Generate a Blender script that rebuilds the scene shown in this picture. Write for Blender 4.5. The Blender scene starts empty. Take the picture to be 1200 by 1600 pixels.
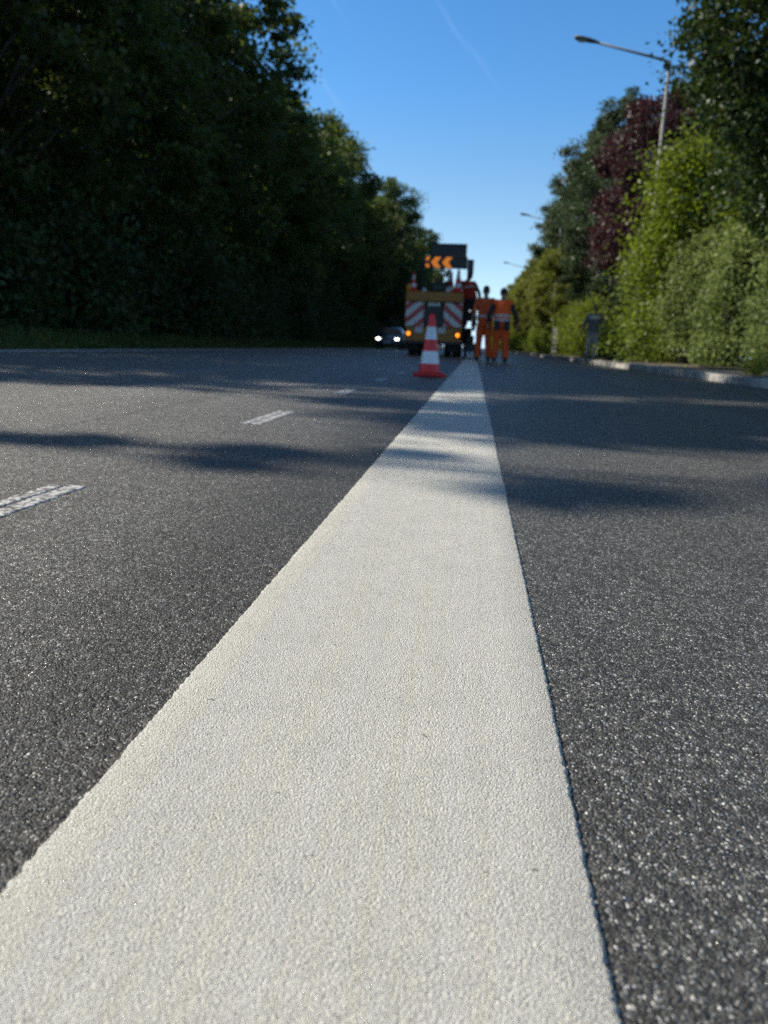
import bpy, bmesh, math, random
import numpy as np
from mathutils import Vector, Matrix

random.seed(7)
rng = np.random.default_rng(11)
SC = bpy.context.scene
COL = SC.collection
R = math.radians

# ------------------------------------------------------------------ camera
CAM_H = 0.33
F_PX, VPX, VPY, ROLL = 1200.0, 741.0, 543.5, 2.4     # pixels of the 1200x1600 photograph
s_, c_ = math.sin(R(ROLL)), math.cos(R(ROLL))
d1 = Vector((VPX - 600, 800 - VPY, -F_PX)).normalized()
d2 = Vector((VPX - 600 + 100 * c_, 800 - VPY - 100 * s_, -F_PX))
up = d2.cross(d1)
if up.y < 0:
    up = -up
up.normalize()
rt = d1.cross(up)
M3 = Matrix((rt, d1, up))                            # rows: world x, y, z in camera axes
cam_data = bpy.data.cameras.new('camera')
cam = bpy.data.objects.new('camera', cam_data)
COL.objects.link(cam)
cam.matrix_world = Matrix.Translation((0, 0, CAM_H)) @ M3.to_4x4()
cam_data.sensor_fit = 'VERTICAL'
cam_data.sensor_height = 36.0
cam_data.lens = 36.0 * F_PX / 1600.0
cam_data.clip_start = 0.01
cam_data.clip_end = 6000
cam_data.dof.use_dof = True
cam_data.dof.focus_distance = 0.88
cam_data.dof.aperture_fstop = 6.4
SC.camera = cam

# ------------------------------------------------------------------ sky, sun, exposure
SUN_EL, SUN_FWD = 40.0, 10.0                         # elevation; degrees forward of straight left
sun_dir = Vector((-math.cos(R(SUN_EL)) * math.cos(R(SUN_FWD)), math.cos(R(SUN_EL)) * math.sin(R(SUN_FWD)), math.sin(R(SUN_EL))))
world = bpy.data.worlds.new('World')
SC.world = world
world.use_nodes = True
wn, wl = world.node_tree.nodes, world.node_tree.links
wn.clear()
sky = wn.new('ShaderNodeTexSky')
sky.sky_type = 'NISHITA'
sky.sun_disc = False
sky.sun_elevation = R(SUN_EL)
sky.sun_rotation = math.atan2(sun_dir.x, sun_dir.y)
sky.altitude = 300
sky.air_density = 1.0
sky.dust_density = 0.1
sky.ozone_density = 3.0
bg = wn.new('ShaderNodeBackground')
bg.inputs['Strength'].default_value = 0.127
wo = wn.new('ShaderNodeOutputWorld')
sat = wn.new('ShaderNodeHueSaturation')
sat.inputs['Saturation'].default_value = 1.28
wl.new(sky.outputs[0], sat.inputs['Color'])



def wnode(typ, inputs=None, **props):
    n = wn.new(typ)
    for k, v in props.items():
        setattr(n, k, v)
    for k, v in (inputs or {}).items():
        if hasattr(v, 'is_output'):
            wl.new(v, n.inputs[k])
        else:
            n.inputs[k].default_value = v
    return n


wdir = wnode('ShaderNodeTexCoord').outputs['Generated']
wz = wnode('ShaderNodeSeparateXYZ', {0: wdir}).outputs[2]
lum = wnode('ShaderNodeRGBToBW', {0: sat.outputs[0]}).outputs[0]
# unseen zenith greyed and dimmed for ambient light, pale haze right above the horizon
zenith_grey_c = wnode('ShaderNodeVectorMath', {0: (0.64, 0.63, 0.60)}, operation='SCALE')
wl.new(lum, zenith_grey_c.inputs['Scale'])
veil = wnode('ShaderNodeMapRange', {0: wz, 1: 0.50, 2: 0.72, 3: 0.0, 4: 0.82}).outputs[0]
m1 = wnode('ShaderNodeMix', {0: veil, 6: sat.outputs[0], 7: zenith_grey_c.outputs[0]}, data_type='RGBA')
haze_c = wnode('ShaderNodeVectorMath', {0: (0.60, 0.90, 1.22)}, operation='SCALE')
wl.new(lum, haze_c.inputs['Scale'])
hz = wnode('ShaderNodeMapRange', {0: wz, 1: 0.0, 2: 0.28, 3: 0.9, 4: 0.0}).outputs[0]
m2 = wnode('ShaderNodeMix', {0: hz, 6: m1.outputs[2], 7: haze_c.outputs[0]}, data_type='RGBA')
# faint torn contrail wisps
st1 = wnode('ShaderNodeVectorRotate', {0: wdir, 'Axis': (0.15, 1.0, 0.1), 'Angle': R(-52)}, rotation_type='AXIS_ANGLE')
st2 = wnode('ShaderNodeVectorMath', {0: st1.outputs[0], 1: (3.0, 3.0, 26.0)}, operation='MULTIPLY')
wnz = wnode('ShaderNodeTexNoise', {'Vector': st2.outputs[0], 'Scale': 1.0, 'Detail': 5.0, 'Roughness': 0.6})
wsp = wnode('ShaderNodeMapRange', {0: wnz.outputs[0], 1: 0.635, 2: 0.82, 3: 0.0, 4: 0.08}).outputs[0]
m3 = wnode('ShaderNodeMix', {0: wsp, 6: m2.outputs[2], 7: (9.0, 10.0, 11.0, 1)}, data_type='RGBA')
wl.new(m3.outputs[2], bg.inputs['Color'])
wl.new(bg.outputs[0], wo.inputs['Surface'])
sun_data = bpy.data.lights.new('sun', 'SUN')
sun_data.energy = 5.0
sun_data.angle = R(0.55)
sun_data.color = (1.0, 0.92, 0.78)
sun = bpy.data.objects.new('sun', sun_data)
COL.objects.link(sun)
sun.rotation_euler = sun_dir.to_track_quat('Z', 'Y').to_euler()
SC.view_settings.view_transform = 'Standard'
SC.view_settings.look = 'None'
SC.view_settings.exposure = 0.5
SC.view_settings.gamma = 1.0
SC.view_settings.use_curve_mapping = False
SC.cycles.max_bounces = 6
SC.cycles.diffuse_bounces = 3
SC.cycles.glossy_bounces = 2
SC.cycles.transmission_bounces = 3
SC.cycles.sample_clamp_indirect = 6.0
SC.cycles.use_denoising = False


# ------------------------------------------------------------------ material helpers
class NT:
    """Small wrapper for writing node trees."""
    def __init__(self, name):
        self.m = bpy.data.materials.new(name)
        self.m.use_nodes = True
        self.t = self.m.node_tree
        self.n, self.l = self.t.nodes, self.t.links
        self.n.clear()
        self.out = self.n.new('ShaderNodeOutputMaterial')

    def node(self, typ, inputs=None, **props):
        n = self.n.new(typ)
        for k, v in props.items():
            setattr(n, k, v)
        for k, v in (inputs or {}).items():
            self.set(n.inputs[k], v)
        return n

    def set(self, sock, v):
        if hasattr(v, 'is_output'):
            self.l.new(v, sock)
        else:
            if isinstance(v, (tuple, list)) and sock.type == 'RGBA' and len(v) == 3:
                v = (*v, 1)
            sock.default_value = v

    def math(self, op, a, b=0.0, c=0.0, clamp=False):
        n = self.node('ShaderNodeMath', {0: a, 1: b, 2: c}, operation=op, use_clamp=clamp)
        return n.outputs[0]

    def vmath(self, op, a, b=(0, 0, 0)):
        n = self.node('ShaderNodeVectorMath', {0: a, 1: b}, operation=op)
        return n.outputs[0]

    def scale(self, v, s):
        n = self.node('ShaderNodeVectorMath', {0: v}, operation='SCALE')
        self.set(n.inputs['Scale'], s)
        return n.outputs[0]

    def ramp(self, fac, stops):
        n = self.node('ShaderNodeValToRGB', {0: fac})
        cr = n.color_ramp
        while len(cr.elements) < len(stops):
            cr.elements.new(0.5)
        for e, (p, c) in zip(cr.elements, stops):
            e.position = p
            e.color = (*c, 1) if len(c) == 3 else c
        return n.outputs[0]

    def map(self, v, a, b, c=0.0, d=1.0):
        n = self.node('ShaderNodeMapRange', {0: v, 1: a, 2: b, 3: c, 4: d})
        return n.outputs[0]

    def mix(self, fac, a, b, mode='MIX'):
        n = self.node('ShaderNodeMix', data_type='RGBA', blend_type=mode)
        self.set(n.inputs[0], fac)
        self.set(n.inputs[6], a)
        self.set(n.inputs[7], b)
        return n.outputs[2]

    def noise(self, vec, scale, detail=2.0, rough=0.5):
        return self.node('ShaderNodeTexNoise', {'Vector': vec, 'Scale': scale, 'Detail': detail, 'Roughness': rough}).outputs

    def pos(self):
        return self.node('ShaderNodeTexCoord').outputs['Object']

    def bsdf(self, **kw):
        n = self.node('ShaderNodeBsdfPrincipled')
        for k, v in kw.items():
            self.set(n.inputs[k.replace('_', ' ')], v)
        return n

    def done(self, sh):
        self.l.new(sh, self.out.inputs['Surface'])
        return self.m


_cache = {}


def paint(name, col, rough=0.5, metal=0.0, var=0.12, scale=8.0, bump=0.0):
    """Plain material with a little dirt, so that no surface is one flat value."""
    if name in _cache:
        return _cache[name]
    t = NT(name)
    p = t.pos()
    nz = t.noise(p, scale, 4.0, 0.6)[0]
    f = t.map(nz, 0.3, 0.75)
    c = t.mix(f, tuple(x * (1 - var) for x in col), tuple(min(1, x * (1 + var)) for x in col))
    rg = t.map(nz, 0.2, 0.8, max(0.02, rough - 0.08), min(1, rough + 0.1))
    b = t.bsdf(Base_Color=c, Roughness=rg, Metallic=metal)
    if bump:
        bn = t.node('ShaderNodeBump', {'Strength': bump, 'Distance': 0.01, 'Height': t.noise(p, scale * 6, 3)[0]})
        t.l.new(bn.outputs[0], b.inputs['Normal'])
    _cache[name] = t.done(b.outputs[0])
    return _cache[name]


def glow(name, col, strength):
    if name in _cache:
        return _cache[name]
    t = NT(name)
    b = t.bsdf(Base_Color=col, Roughness=0.3, Emission_Color=col, Emission_Strength=strength)
    _cache[name] = t.done(b.outputs[0])
    return _cache[name]


def leaf_material(name, dark, light, trans=0.35, tcol=None, rough=0.5):
    t = NT(name)
    g = t.node('ShaderNodeNewGeometry')
    oi = t.node('ShaderNodeObjectInfo')
    nz = t.noise(t.pos(), 0.9, 2.0)[0]
    f = t.math('ADD', t.math('MULTIPLY', g.outputs['Random Per Island'], 0.45), t.math('MULTIPLY', t.map(nz, 0.36, 0.64), 0.55))
    c = t.mix(f, dark, light)
    hsv = t.node('ShaderNodeHueSaturation', {'Color': c, 'Hue': t.map(oi.outputs['Random'], 0, 1, 0.485, 0.512),
                                             'Value': t.map(oi.outputs['Random'], 0, 1, 0.85, 1.15)})
    c = hsv.outputs[0]
    b = t.bsdf(Base_Color=c, Roughness=rough, Specular_IOR_Level=0.35)
    tr = t.node('ShaderNodeBsdfTranslucent')
    tc = t.mix(0.5, c, tcol or tuple(min(1, x * 2.2) for x in light))
    t.l.new(tc, tr.inputs['Color'])
    mx = t.node('ShaderNodeMixShader', {0: trans})
    t.l.new(b.outputs[0], mx.inputs[1])
    t.l.new(tr.outputs[0], mx.inputs[2])
    return t.done(mx.outputs[0])


def asphalt_material():
    t = NT('asphalt')
    p = t.pos()
    sx = t.node('ShaderNodeSeparateXYZ', {0: p})
    X, Y = sx.outputs[0], sx.outputs[1]
    warp = t.vmath('ADD', p, t.scale(t.vmath('SUBTRACT', t.noise(p, 160, 2)[1], (0.5, 0.5, 0.5)), 0.004))
    flat = t.vmath('MULTIPLY', warp, (1, 1, 0))
    v1 = t.node('ShaderNodeTexVoronoi', {'Vector': flat, 'Scale': 450.0, 'Randomness': 1.0}, feature='F1')
    v2 = t.node('ShaderNodeTexVoronoi', {'Vector': flat, 'Scale': 150.0, 'Randomness': 1.0}, feature='F1')
    cell = t.node('ShaderNodeSeparateColor', {0: v1.outputs['Color']})
    cell2 = t.node('ShaderNodeSeparateColor', {0: v2.outputs['Color']})
    # stone chips: mostly dark binder, some pale worn faces
    base = t.ramp(cell.outputs[0], [(0.0, (0.016, 0.016, 0.0155)), (0.5, (0.066, 0.066, 0.064)), (0.84, (0.145, 0.144, 0.138)), (0.93, (0.34, 0.336, 0.32)), (1.0, (0.68, 0.67, 0.645))])
    base2 = t.ramp(cell2.outputs[1], [(0.0, (0.5, 0.5, 0.5)), (0.6, (0.85, 0.85, 0.85)), (1.0, (1.35, 1.33, 1.3))])
    col = t.mix(1.0, base, base2, 'MULTIPLY')
    # traffic polish and dusty patches, long in the driving direction
    st = t.vmath('MULTIPLY', p, (1.0, 0.18, 1.0))
    big = t.noise(st, 1.6, 5.0, 0.6)[0]
    mid = t.noise(p, 9.0, 4.0, 0.6)[0]
    tone = t.math('ADD', t.map(big, 0.3, 0.7, 0.82, 1.16), t.map(mid, 0.3, 0.7, -0.1, 0.1))
    left = t.map(X, -1.7, -0.4, 1.95, 1.0)           # the old lane is more worn and paler
    tone = t.math('MULTIPLY', tone, left)
    # darker strip along the left of the fresh line
    tw = t.math('ADD', X, t.math('MULTIPLY', t.math('SUBTRACT', t.noise(p, 6.0, 3)[0], 0.5), 0.25))
    dark_strip = t.math('MULTIPLY', t.map(tw, -0.62, -0.36, 0.0, 1.0), t.math('LESS_THAN', X, -0.2))
    tone = t.math('MULTIPLY', tone, t.math('SUBTRACT', 1.0, t.math('MULTIPLY', dark_strip, 0.34)))
    comb = t.node('ShaderNodeCombineColor', {0: tone, 1: tone, 2: tone})
    col = t.mix(1.0, col, comb.outputs[0], 'MULTIPLY')
    # a paving seam left of the dashes, and a few pits
    wob = t.math('MULTIPLY', t.math('SUBTRACT', t.noise(p, 5.0, 3)[0], 0.5), 0.05)
    d = t.math('ABSOLUTE', t.math('ADD', t.math('ADD', X, 1.43), wob))
    seam = t.math('MULTIPLY', t.map(d, 0.004, 0.011, 1.0, 0.0), t.map(t.noise(p, 30.0, 2)[0], 0.35, 0.6))
    col = t.mix(t.math('MULTIPLY', seam, 0.75), col, (0.012, 0.012, 0.013))
    pit = t.map(t.noise(p, 75.0, 3.0, 0.65)[0], 0.66, 0.74)
    col = t.mix(t.math('MULTIPLY', pit, 0.85), col, (0.012, 0.012, 0.013))
    # every chip has its own tilt
    tilt = t.scale(t.vmath('SUBTRACT', v1.outputs['Color'], (0.5, 0.5, 0.5)), 0.75)
    tilt = t.vmath('MULTIPLY', tilt, (1, 1, 0.15))
    geo = t.node('ShaderNodeNewGeometry')
    nrm = t.vmath('NORMALIZE', t.vmath('ADD', geo.outputs['Normal'], tilt))
    h = t.math('SUBTRACT', t.math('MULTIPLY', v1.outputs['Distance'], -0.55), t.math('MULTIPLY', v2.outputs['Distance'], 0.5))
    h = t.math('SUBTRACT', h, t.math('MULTIPLY', pit, 0.8))
    bn = t.node('ShaderNodeBump', {'Strength': 0.9, 'Distance': 0.004, 'Height': h, 'Normal': nrm})
    rough = t.ramp(cell.outputs[2], [(0.0, (0.62, 0.62, 0.62)), (0.8, (0.5, 0.5, 0.5)), (0.93, (0.27, 0.27, 0.27)), (1.0, (0.18, 0.18, 0.18))])
    b = t.bsdf(Base_Color=col, Roughness=rough, Specular_IOR_Level=0.38, Normal=bn.outputs[0])
    return t.done(b.outputs[0])


def line_material():
    t = NT('fresh_road_paint')
    p = t.pos()
    flat = t.vmath('MULTIPLY', p, (1, 1, 0))
    v = t.node('ShaderNodeTexVoronoi', {'Vector': flat, 'Scale': 720.0}, feature='F1')
    cell = t.node('ShaderNodeSeparateColor', {0: v.outputs['Color']})
    st = t.vmath('MULTIPLY', p, (60.0, 0.25, 1.0))
    sn = t.noise(st, 1.0, 4.0, 0.6)[0]
    col = t.mix(t.map(sn, 0.42, 0.72), (0.665, 0.655, 0.605), (0.65, 0.628, 0.545))
    blot = t.noise(p, 14.0, 4.0, 0.6)[0]
    col = t.mix(t.map(blot, 0.35, 0.75), col, t.mix(1.0, col, (0.90, 0.905, 0.90), 'MULTIPLY'))
    grain = t.map(cell.outputs[0], 0, 1, 0.78, 1.08)
    cg = t.node('ShaderNodeCombineColor', {0: grain, 1: grain, 2: grain})
    col = t.mix(1.0, col, cg.outputs[0], 'MULTIPLY')
    speck = t.map(t.noise(p, 130.0, 2.0, 0.5)[0], 0.735, 0.765)
    col = t.mix(t.math('MULTIPLY', speck, 0.8), col, (0.12, 0.115, 0.1))
    bead = t.math('GREATER_THAN', cell.outputs[1], 0.965)
    tilt = t.scale(t.vmath('MULTIPLY', t.vmath('SUBTRACT', v.outputs['Color'], (0.5, 0.5, 0.5)), (1, 1, 0)), t.math('ADD', 0.25, t.math('MULTIPLY', bead, 2.0)))
    geo = t.node('ShaderNodeNewGeometry')
    nrm = t.vmath('NORMALIZE', t.vmath('ADD', geo.outputs['Normal'], tilt))
    n1 = t.math('SUBTRACT', t.noise(p, 1000.0, 2.0, 0.6)[0], t.math('MULTIPLY', v.outputs['Distance'], 0.9))
    n2 = t.noise(t.vmath('MULTIPLY', p, (1, 0.06, 1)), 90.0, 2.0)[0]
    h = t.math('ADD', t.math('MULTIPLY', n1, 1.0), t.math('MULTIPLY', n2, 0.3))
    bn = t.node('ShaderNodeBump', {'Strength': 0.8, 'Distance': 0.0038, 'Height': h, 'Normal': nrm})
    rough = t.math('SUBTRACT', 0.55, t.math('MULTIPLY', bead, 0.42))
    b = t.bsdf(Base_Color=col, Roughness=rough, Specular_IOR_Level=0.5, Normal=bn.outputs[0])
    return t.done(b.outputs[0])


def worn_paint_material():
    t = NT('worn_road_paint')
    p = t.pos()
    nz = t.noise(p, 70.0, 4.0, 0.7)[0]
    wear = t.map(nz, 0.44, 0.56)
    col = t.mix(wear, (0.09, 0.09, 0.092), (0.56, 0.56, 0.56))
    bn = t.node('ShaderNodeBump', {'Strength': 0.5, 'Distance': 0.003, 'Height': t.noise(p, 300, 3)[0]})
    b = t.bsdf(Base_Color=col, Roughness=0.5, Normal=bn.outputs[0])
    return t.done(b.outputs[0])


def concrete_material(name, a, b_, scale=3.0):
    t = NT(name)
    p = t.pos()
    n1 = t.noise(p, scale, 5.0, 0.65)[0]
    n2 = t.noise(p, scale * 30, 3.0)[0]
    c = t.mix(t.map(n1, 0.3, 0.7), a, b_)
    c = t.mix(t.map(n2, 0.4, 0.8, 0.0, 0.35), c, tuple(x * 0.5 for x in a))
    bn = t.node('ShaderNodeBump', {'Strength': 0.5, 'Distance': 0.006, 'Height': n2})
    return t.done(t.bsdf(Base_Color=c, Roughness=0.85, Normal=bn.outputs[0]).outputs[0])


def stripe_material(name, sign):
    """Diagonal red and white warning stripes of a board."""
    t = NT(name)
    s = t.node('ShaderNodeSeparateXYZ', {0: t.pos()})
    d = t.math('SUBTRACT', s.outputs[2], t.math('MULTIPLY', s.outputs[0], 0.85 * sign))
    fr = t.math('FRACT', t.math('ADD', t.math('DIVIDE', d, 0.46), 10.2))
    m = t.math('GREATER_THAN', fr, 0.47)
    dirt = t.noise(t.pos(), 6.0, 4.0)[0]
    c = t.mix(m, (0.50, 0.035, 0.04), (0.72, 0.72, 0.74))
    c = t.mix(t.map(dirt, 0.4, 0.8, 0, 0.35), c, (0.16, 0.14, 0.12))
    return t.done(t.bsdf(Base_Color=c, Roughness=0.4).outputs[0])


# ------------------------------------------------------------------ mesh helpers
def link(o, parent=None):
    COL.objects.link(o)
    if parent is not None:
        o.parent = parent
    return o


def obj(name, bm, mat=None, parent=None, smooth=True, loc=None):
    me = bpy.data.meshes.new(name)
    bmesh.ops.recalc_face_normals(bm, faces=bm.faces)
    bm.to_mesh(me)
    bm.free()
    if mat:
        me.materials.append(mat)
    if smooth:
        for pl in me.polygons:
            pl.use_smooth = True
    o = bpy.data.objects.new(name, me)
    if loc is not None:
        o.location = loc
    return link(o, parent)


def tag(o, label=None, cat=None, group=None, kind=None):
    for k, v in (('label', label), ('category', cat), ('group', group), ('kind', kind)):
        if v:
            o[k] = v
    return o


def empty(name, loc=(0, 0, 0), rz=0.0):
    o = bpy.data.objects.new(name, None)
    o.empty_display_size = 0.2
    o.location = loc
    o.rotation_euler = (0, 0, rz)
    return link(o)


def copy_tree(root):
    c = root.copy()
    COL.objects.link(c)
    for ch in root.children:
        k = ch.copy()
        COL.objects.link(k)
        k.parent = c
        for g in ch.children:
            q = g.copy()
            COL.objects.link(q)
            q.parent = k
    return c


def box(bm, lo, hi, bevel=0.0, seg=2):
    lo, hi = Vector(lo), Vector(hi)
    v = [bm.verts.new((x, y, z)) for x in (lo.x, hi.x) for y in (lo.y, hi.y) for z in (lo.z, hi.z)]
    fs = [bm.faces.new([v[i] for i in q]) for q in ((0, 1, 3, 2), (4, 6, 7, 5), (0, 4, 5, 1), (2, 3, 7, 6), (0, 2, 6, 4), (1, 5, 7, 3))]
    if bevel:
        es = list({e for f in fs for e in f.edges})
        bmesh.ops.bevel(bm, geom=es, offset=bevel, segments=seg, affect='EDGES', profile=0.5)


def tube(bm, pts, radii, n=10, caps=True, flat=1.0):
    """Round tube along a polyline; flat squeezes it along its second axis."""
    pts = [Vector(p) for p in pts]
    rings = []
    ref = None
    for i, p in enumerate(pts):
        a = pts[max(0, i - 1)]
        b = pts[min(len(pts) - 1, i + 1)]
        t = (b - a).normalized()
        if ref is None:
            ref = Vector((1, 0, 0)) if abs(t.x) < 0.8 else Vector((0, 1, 0))
        u = (ref - t * ref.dot(t)).normalized()
        ref = u
        w = t.cross(u)
        r = radii[i] if hasattr(radii, '__len__') else radii
        rings.append([bm.verts.new(p + u * (r * math.cos(k * 2 * math.pi / n)) + w * (r * flat * math.sin(k * 2 * math.pi / n))) for k in range(n)])
    for a, b in zip(rings, rings[1:]):
        for k in range(n):
            bm.faces.new((a[k], a[(k + 1) % n], b[(k + 1) % n], b[k]))
    if caps:
        bm.faces.new(rings[0][::-1])
        bm.faces.new(rings[-1])


def loft(bm, secs, n=20):
    """Sections (x, y, z, rx, ry) stacked along z."""
    rings = []
    for (x, y, z, rx, ry) in secs:
        rings.append([bm.verts.new((x + rx * math.cos(k * 2 * math.pi / n), y + ry * math.sin(k * 2 * math.pi / n), z)) for k in range(n)])
    for a, b in zip(rings, rings[1:]):
        for k in range(n):
            bm.faces.new((a[k], a[(k + 1) % n], b[(k + 1) % n], b[k]))
    bm.faces.new(rings[0][::-1])
    bm.faces.new(rings[-1])


def ball(bm, c, r, seg=16, rot=None):
    r = (r, r, r) if not hasattr(r, '__len__') else r
    m = Matrix.Translation(c) @ (rot.to_4x4() if rot else Matrix.Identity(4)) @ Matrix.Diagonal((*r, 1))
    bmesh.ops.create_uvsphere(bm, u_segments=seg, v_segments=max(6, seg // 2), radius=1, matrix=m)


def lathe(bm, prof, n=28, c=(0, 0, 0)):
    rings = []
    for (r, z) in prof:
        rings.append([bm.verts.new((c[0] + r * math.cos(k * 2 * math.pi / n), c[1] + r * math.sin(k * 2 * math.pi / n), c[2] + z)) for k in range(n)])
    for a, b in zip(rings, rings[1:]):
        for k in range(n):
            bm.faces.new((a[k], a[(k + 1) % n], b[(k + 1) % n], b[k]))
    bm.faces.new(rings[0][::-1])
    bm.faces.new(rings[-1])


def prism(bm, poly, axis, a, b):
    """Extrude a 2D polygon. axis 'x': poly is (y, z); axis 'y': poly is (x, z)."""
    f = (lambda q, d: (d, q[0], q[1])) if axis == 'x' else (lambda q, d: (q[0], d, q[1]))
    va = [bm.verts.new(f(q, a)) for q in poly]
    vb = [bm.verts.new(f(q, b)) for q in poly]
    n = len(poly)
    bm.faces.new(va)
    bm.faces.new(vb[::-1])
    for i in range(n):
        bm.faces.new((va[i], vb[i], vb[(i + 1) % n], va[(i + 1) % n]))


def raw_mesh(name, V, Q, mat, parent=None, smooth=False):
    me = bpy.data.meshes.new(name)
    nv, nq = len(V), len(Q)
    me.vertices.add(nv)
    me.vertices.foreach_set('co', np.ascontiguousarray(V, dtype=np.float32).ravel())
    me.loops.add(nq * 4)
    me.loops.foreach_set('vertex_index', np.ascontiguousarray(Q, dtype=np.int32).ravel())
    me.polygons.add(nq)
    me.polygons.foreach_set('loop_start', np.arange(0, nq * 4, 4, dtype=np.int32))
    me.polygons.foreach_set('loop_total', np.full(nq, 4, dtype=np.int32))
    if smooth:
        me.polygons.foreach_set('use_smooth', np.ones(nq, dtype=bool))
    me.update(calc_edges=True)
    me.materials.append(mat)
    return link(bpy.data.objects.new(name, me), parent)


def remesh(o, voxel, smooth_it=6):
    """Fuse the overlapping pieces of one body into a single continuous skin."""
    m = o.modifiers.new('r', 'REMESH')
    m.mode = 'VOXEL'
    m.voxel_size = voxel
    m.use_smooth_shade = True
    k = o.modifiers.new('s', 'SMOOTH')
    k.iterations = smooth_it
    k.factor = 0.5
    dg = bpy.context.evaluated_depsgraph_get()
    dg.update()
    me = bpy.data.meshes.new_from_object(o.evaluated_get(dg))
    o.modifiers.clear()
    old = o.data
    o.data = me
    bpy.data.meshes.remove(old)
    return o


def leaves(centres, size, ratio=0.6, up_bias=0.4):
    """Four-cornered leaves with random orientation at the given points."""
    n = len(centres)
    nrm = rng.normal(size=(n, 3))
    nrm[:, 2] += up_bias * rng.random(n) * 2
    nrm /= np.linalg.norm(nrm, axis=1)[:, None]
    a = rng.normal(size=(n, 3))
    a -= nrm * np.sum(a * nrm, axis=1)[:, None]
    a /= np.linalg.norm(a, axis=1)[:, None]
    b = np.cross(nrm, a)
    s = (size * (0.65 + 0.7 * rng.random(n)))[:, None]
    V = np.empty((n, 4, 3))
    V[:, 0] = centres - a * s * 0.5
    V[:, 1] = centres + b * s * ratio * 0.5 - a * s * 0.06 + nrm * s * 0.06
    V[:, 2] = centres + a * s * 0.5
    V[:, 3] = centres - b * s * ratio * 0.5 - a * s * 0.06 + nrm * s * 0.06
    Q = np.arange(n * 4).reshape(n, 4)
    return V.reshape(-1, 3), Q


# ------------------------------------------------------------------ materials
M_asphalt = asphalt_material()
M_line = line_material()
M_worn = worn_paint_material()
M_kerb = concrete_material('kerb_concrete', (0.16, 0.155, 0.145), (0.52, 0.50, 0.46), 1.1)
M_pave = concrete_material('pavement_asphalt', (0.07, 0.068, 0.064), (0.13, 0.12, 0.105), 1.2)
M_soil = concrete_material('verge_soil', (0.05, 0.042, 0.03), (0.09, 0.08, 0.045), 0.6)
M_bark = concrete_material('bark', (0.045, 0.038, 0.03), (0.10, 0.09, 0.075), 5.0)
M_wood_leaf = leaf_material('woodland_leaf', (0.018, 0.032, 0.010), (0.100, 0.140, 0.034), 0.45, (0.20, 0.28, 0.04))
M_far_leaf = leaf_material('pale_woodland_leaf', (0.035, 0.060, 0.014), (0.080, 0.120, 0.030), 0.35)
M_hornbeam = leaf_material('hornbeam_leaf', (0.012, 0.026, 0.008), (0.040, 0.070, 0.014), 0.2, (0.10, 0.16, 0.02))
M_tower_leaf = leaf_material('tall_hedge_leaf', (0.026, 0.046, 0.018), (0.070, 0.105, 0.040), 0.25)
M_plum = leaf_material('purple_leaf', (0.024, 0.012, 0.013), (0.070, 0.036, 0.040), 0.2, (0.20, 0.05, 0.06))
M_lime = leaf_material('bright_leaf', (0.036, 0.068, 0.009), (0.175, 0.225, 0.022), 0.42, (0.34, 0.44, 0.03))
M_grey = leaf_material('grey_green_leaf', (0.050, 0.080, 0.020), (0.23, 0.285, 0.090), 0.38)
M_under = leaf_material('undergrowth_leaf', (0.018, 0.035, 0.009), (0.060, 0.095, 0.022), 0.3)
M_olive = leaf_material('olive_leaf', (0.055, 0.075, 0.012), (0.18, 0.20, 0.028), 0.38)
M_grass = leaf_material('verge_grass', (0.040, 0.062, 0.012), (0.110, 0.125, 0.030), 0.35)

# ------------------------------------------------------------------ setting
GROUND = 2600.0
bm = bmesh.new()
bmesh.ops.create_grid(bm, x_segments=8, y_segments=8, size=GROUND)
o = obj('ground', bm, M_soil, loc=(0, 0, -0.006), smooth=False)
tag(o, kind='structure')

bm = bmesh.new()
box(bm, (-7.45, -12, -0.3), (3.47, 1500, 0.0))
tag(obj('road', bm, M_asphalt, smooth=False), kind='structure')

bm = bmesh.new()                                     # kerb of single stones, a little out of line
y = -6.0
while y < 160:
    L = 0.96 if y < 60 else 3.96
    dx, dz = random.uniform(-0.012, 0.012), random.uniform(-0.035, 0.012)
    box(bm, (3.475 + dx, y, -0.1), (3.62 + dx, y + L, 0.13 + dz), 0.015, 2)
    y += L + 0.04
tag(obj('kerb', bm, M_kerb, smooth=False), kind='structure')
bm = bmesh.new()
box(bm, (3.64, -6, -0.1), (5.0, 400, 0.105))
tag(obj('pavement', bm, M_pave, smooth=False), kind='structure')
bm = bmesh.new()
box(bm, (5.004, -6, -0.1), (60, 400, 0.14))
tag(obj('hedge_bank', bm, M_soil, smooth=False), kind='structure')


def smooth_noise(n, width):
    a = rng.normal(size=n + 2 * width)
    k = np.hanning(width * 2 + 1)
    k /= np.sqrt((k ** 2).sum())
    return np.convolve(a, k, 'same')[width:width + n]


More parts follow.
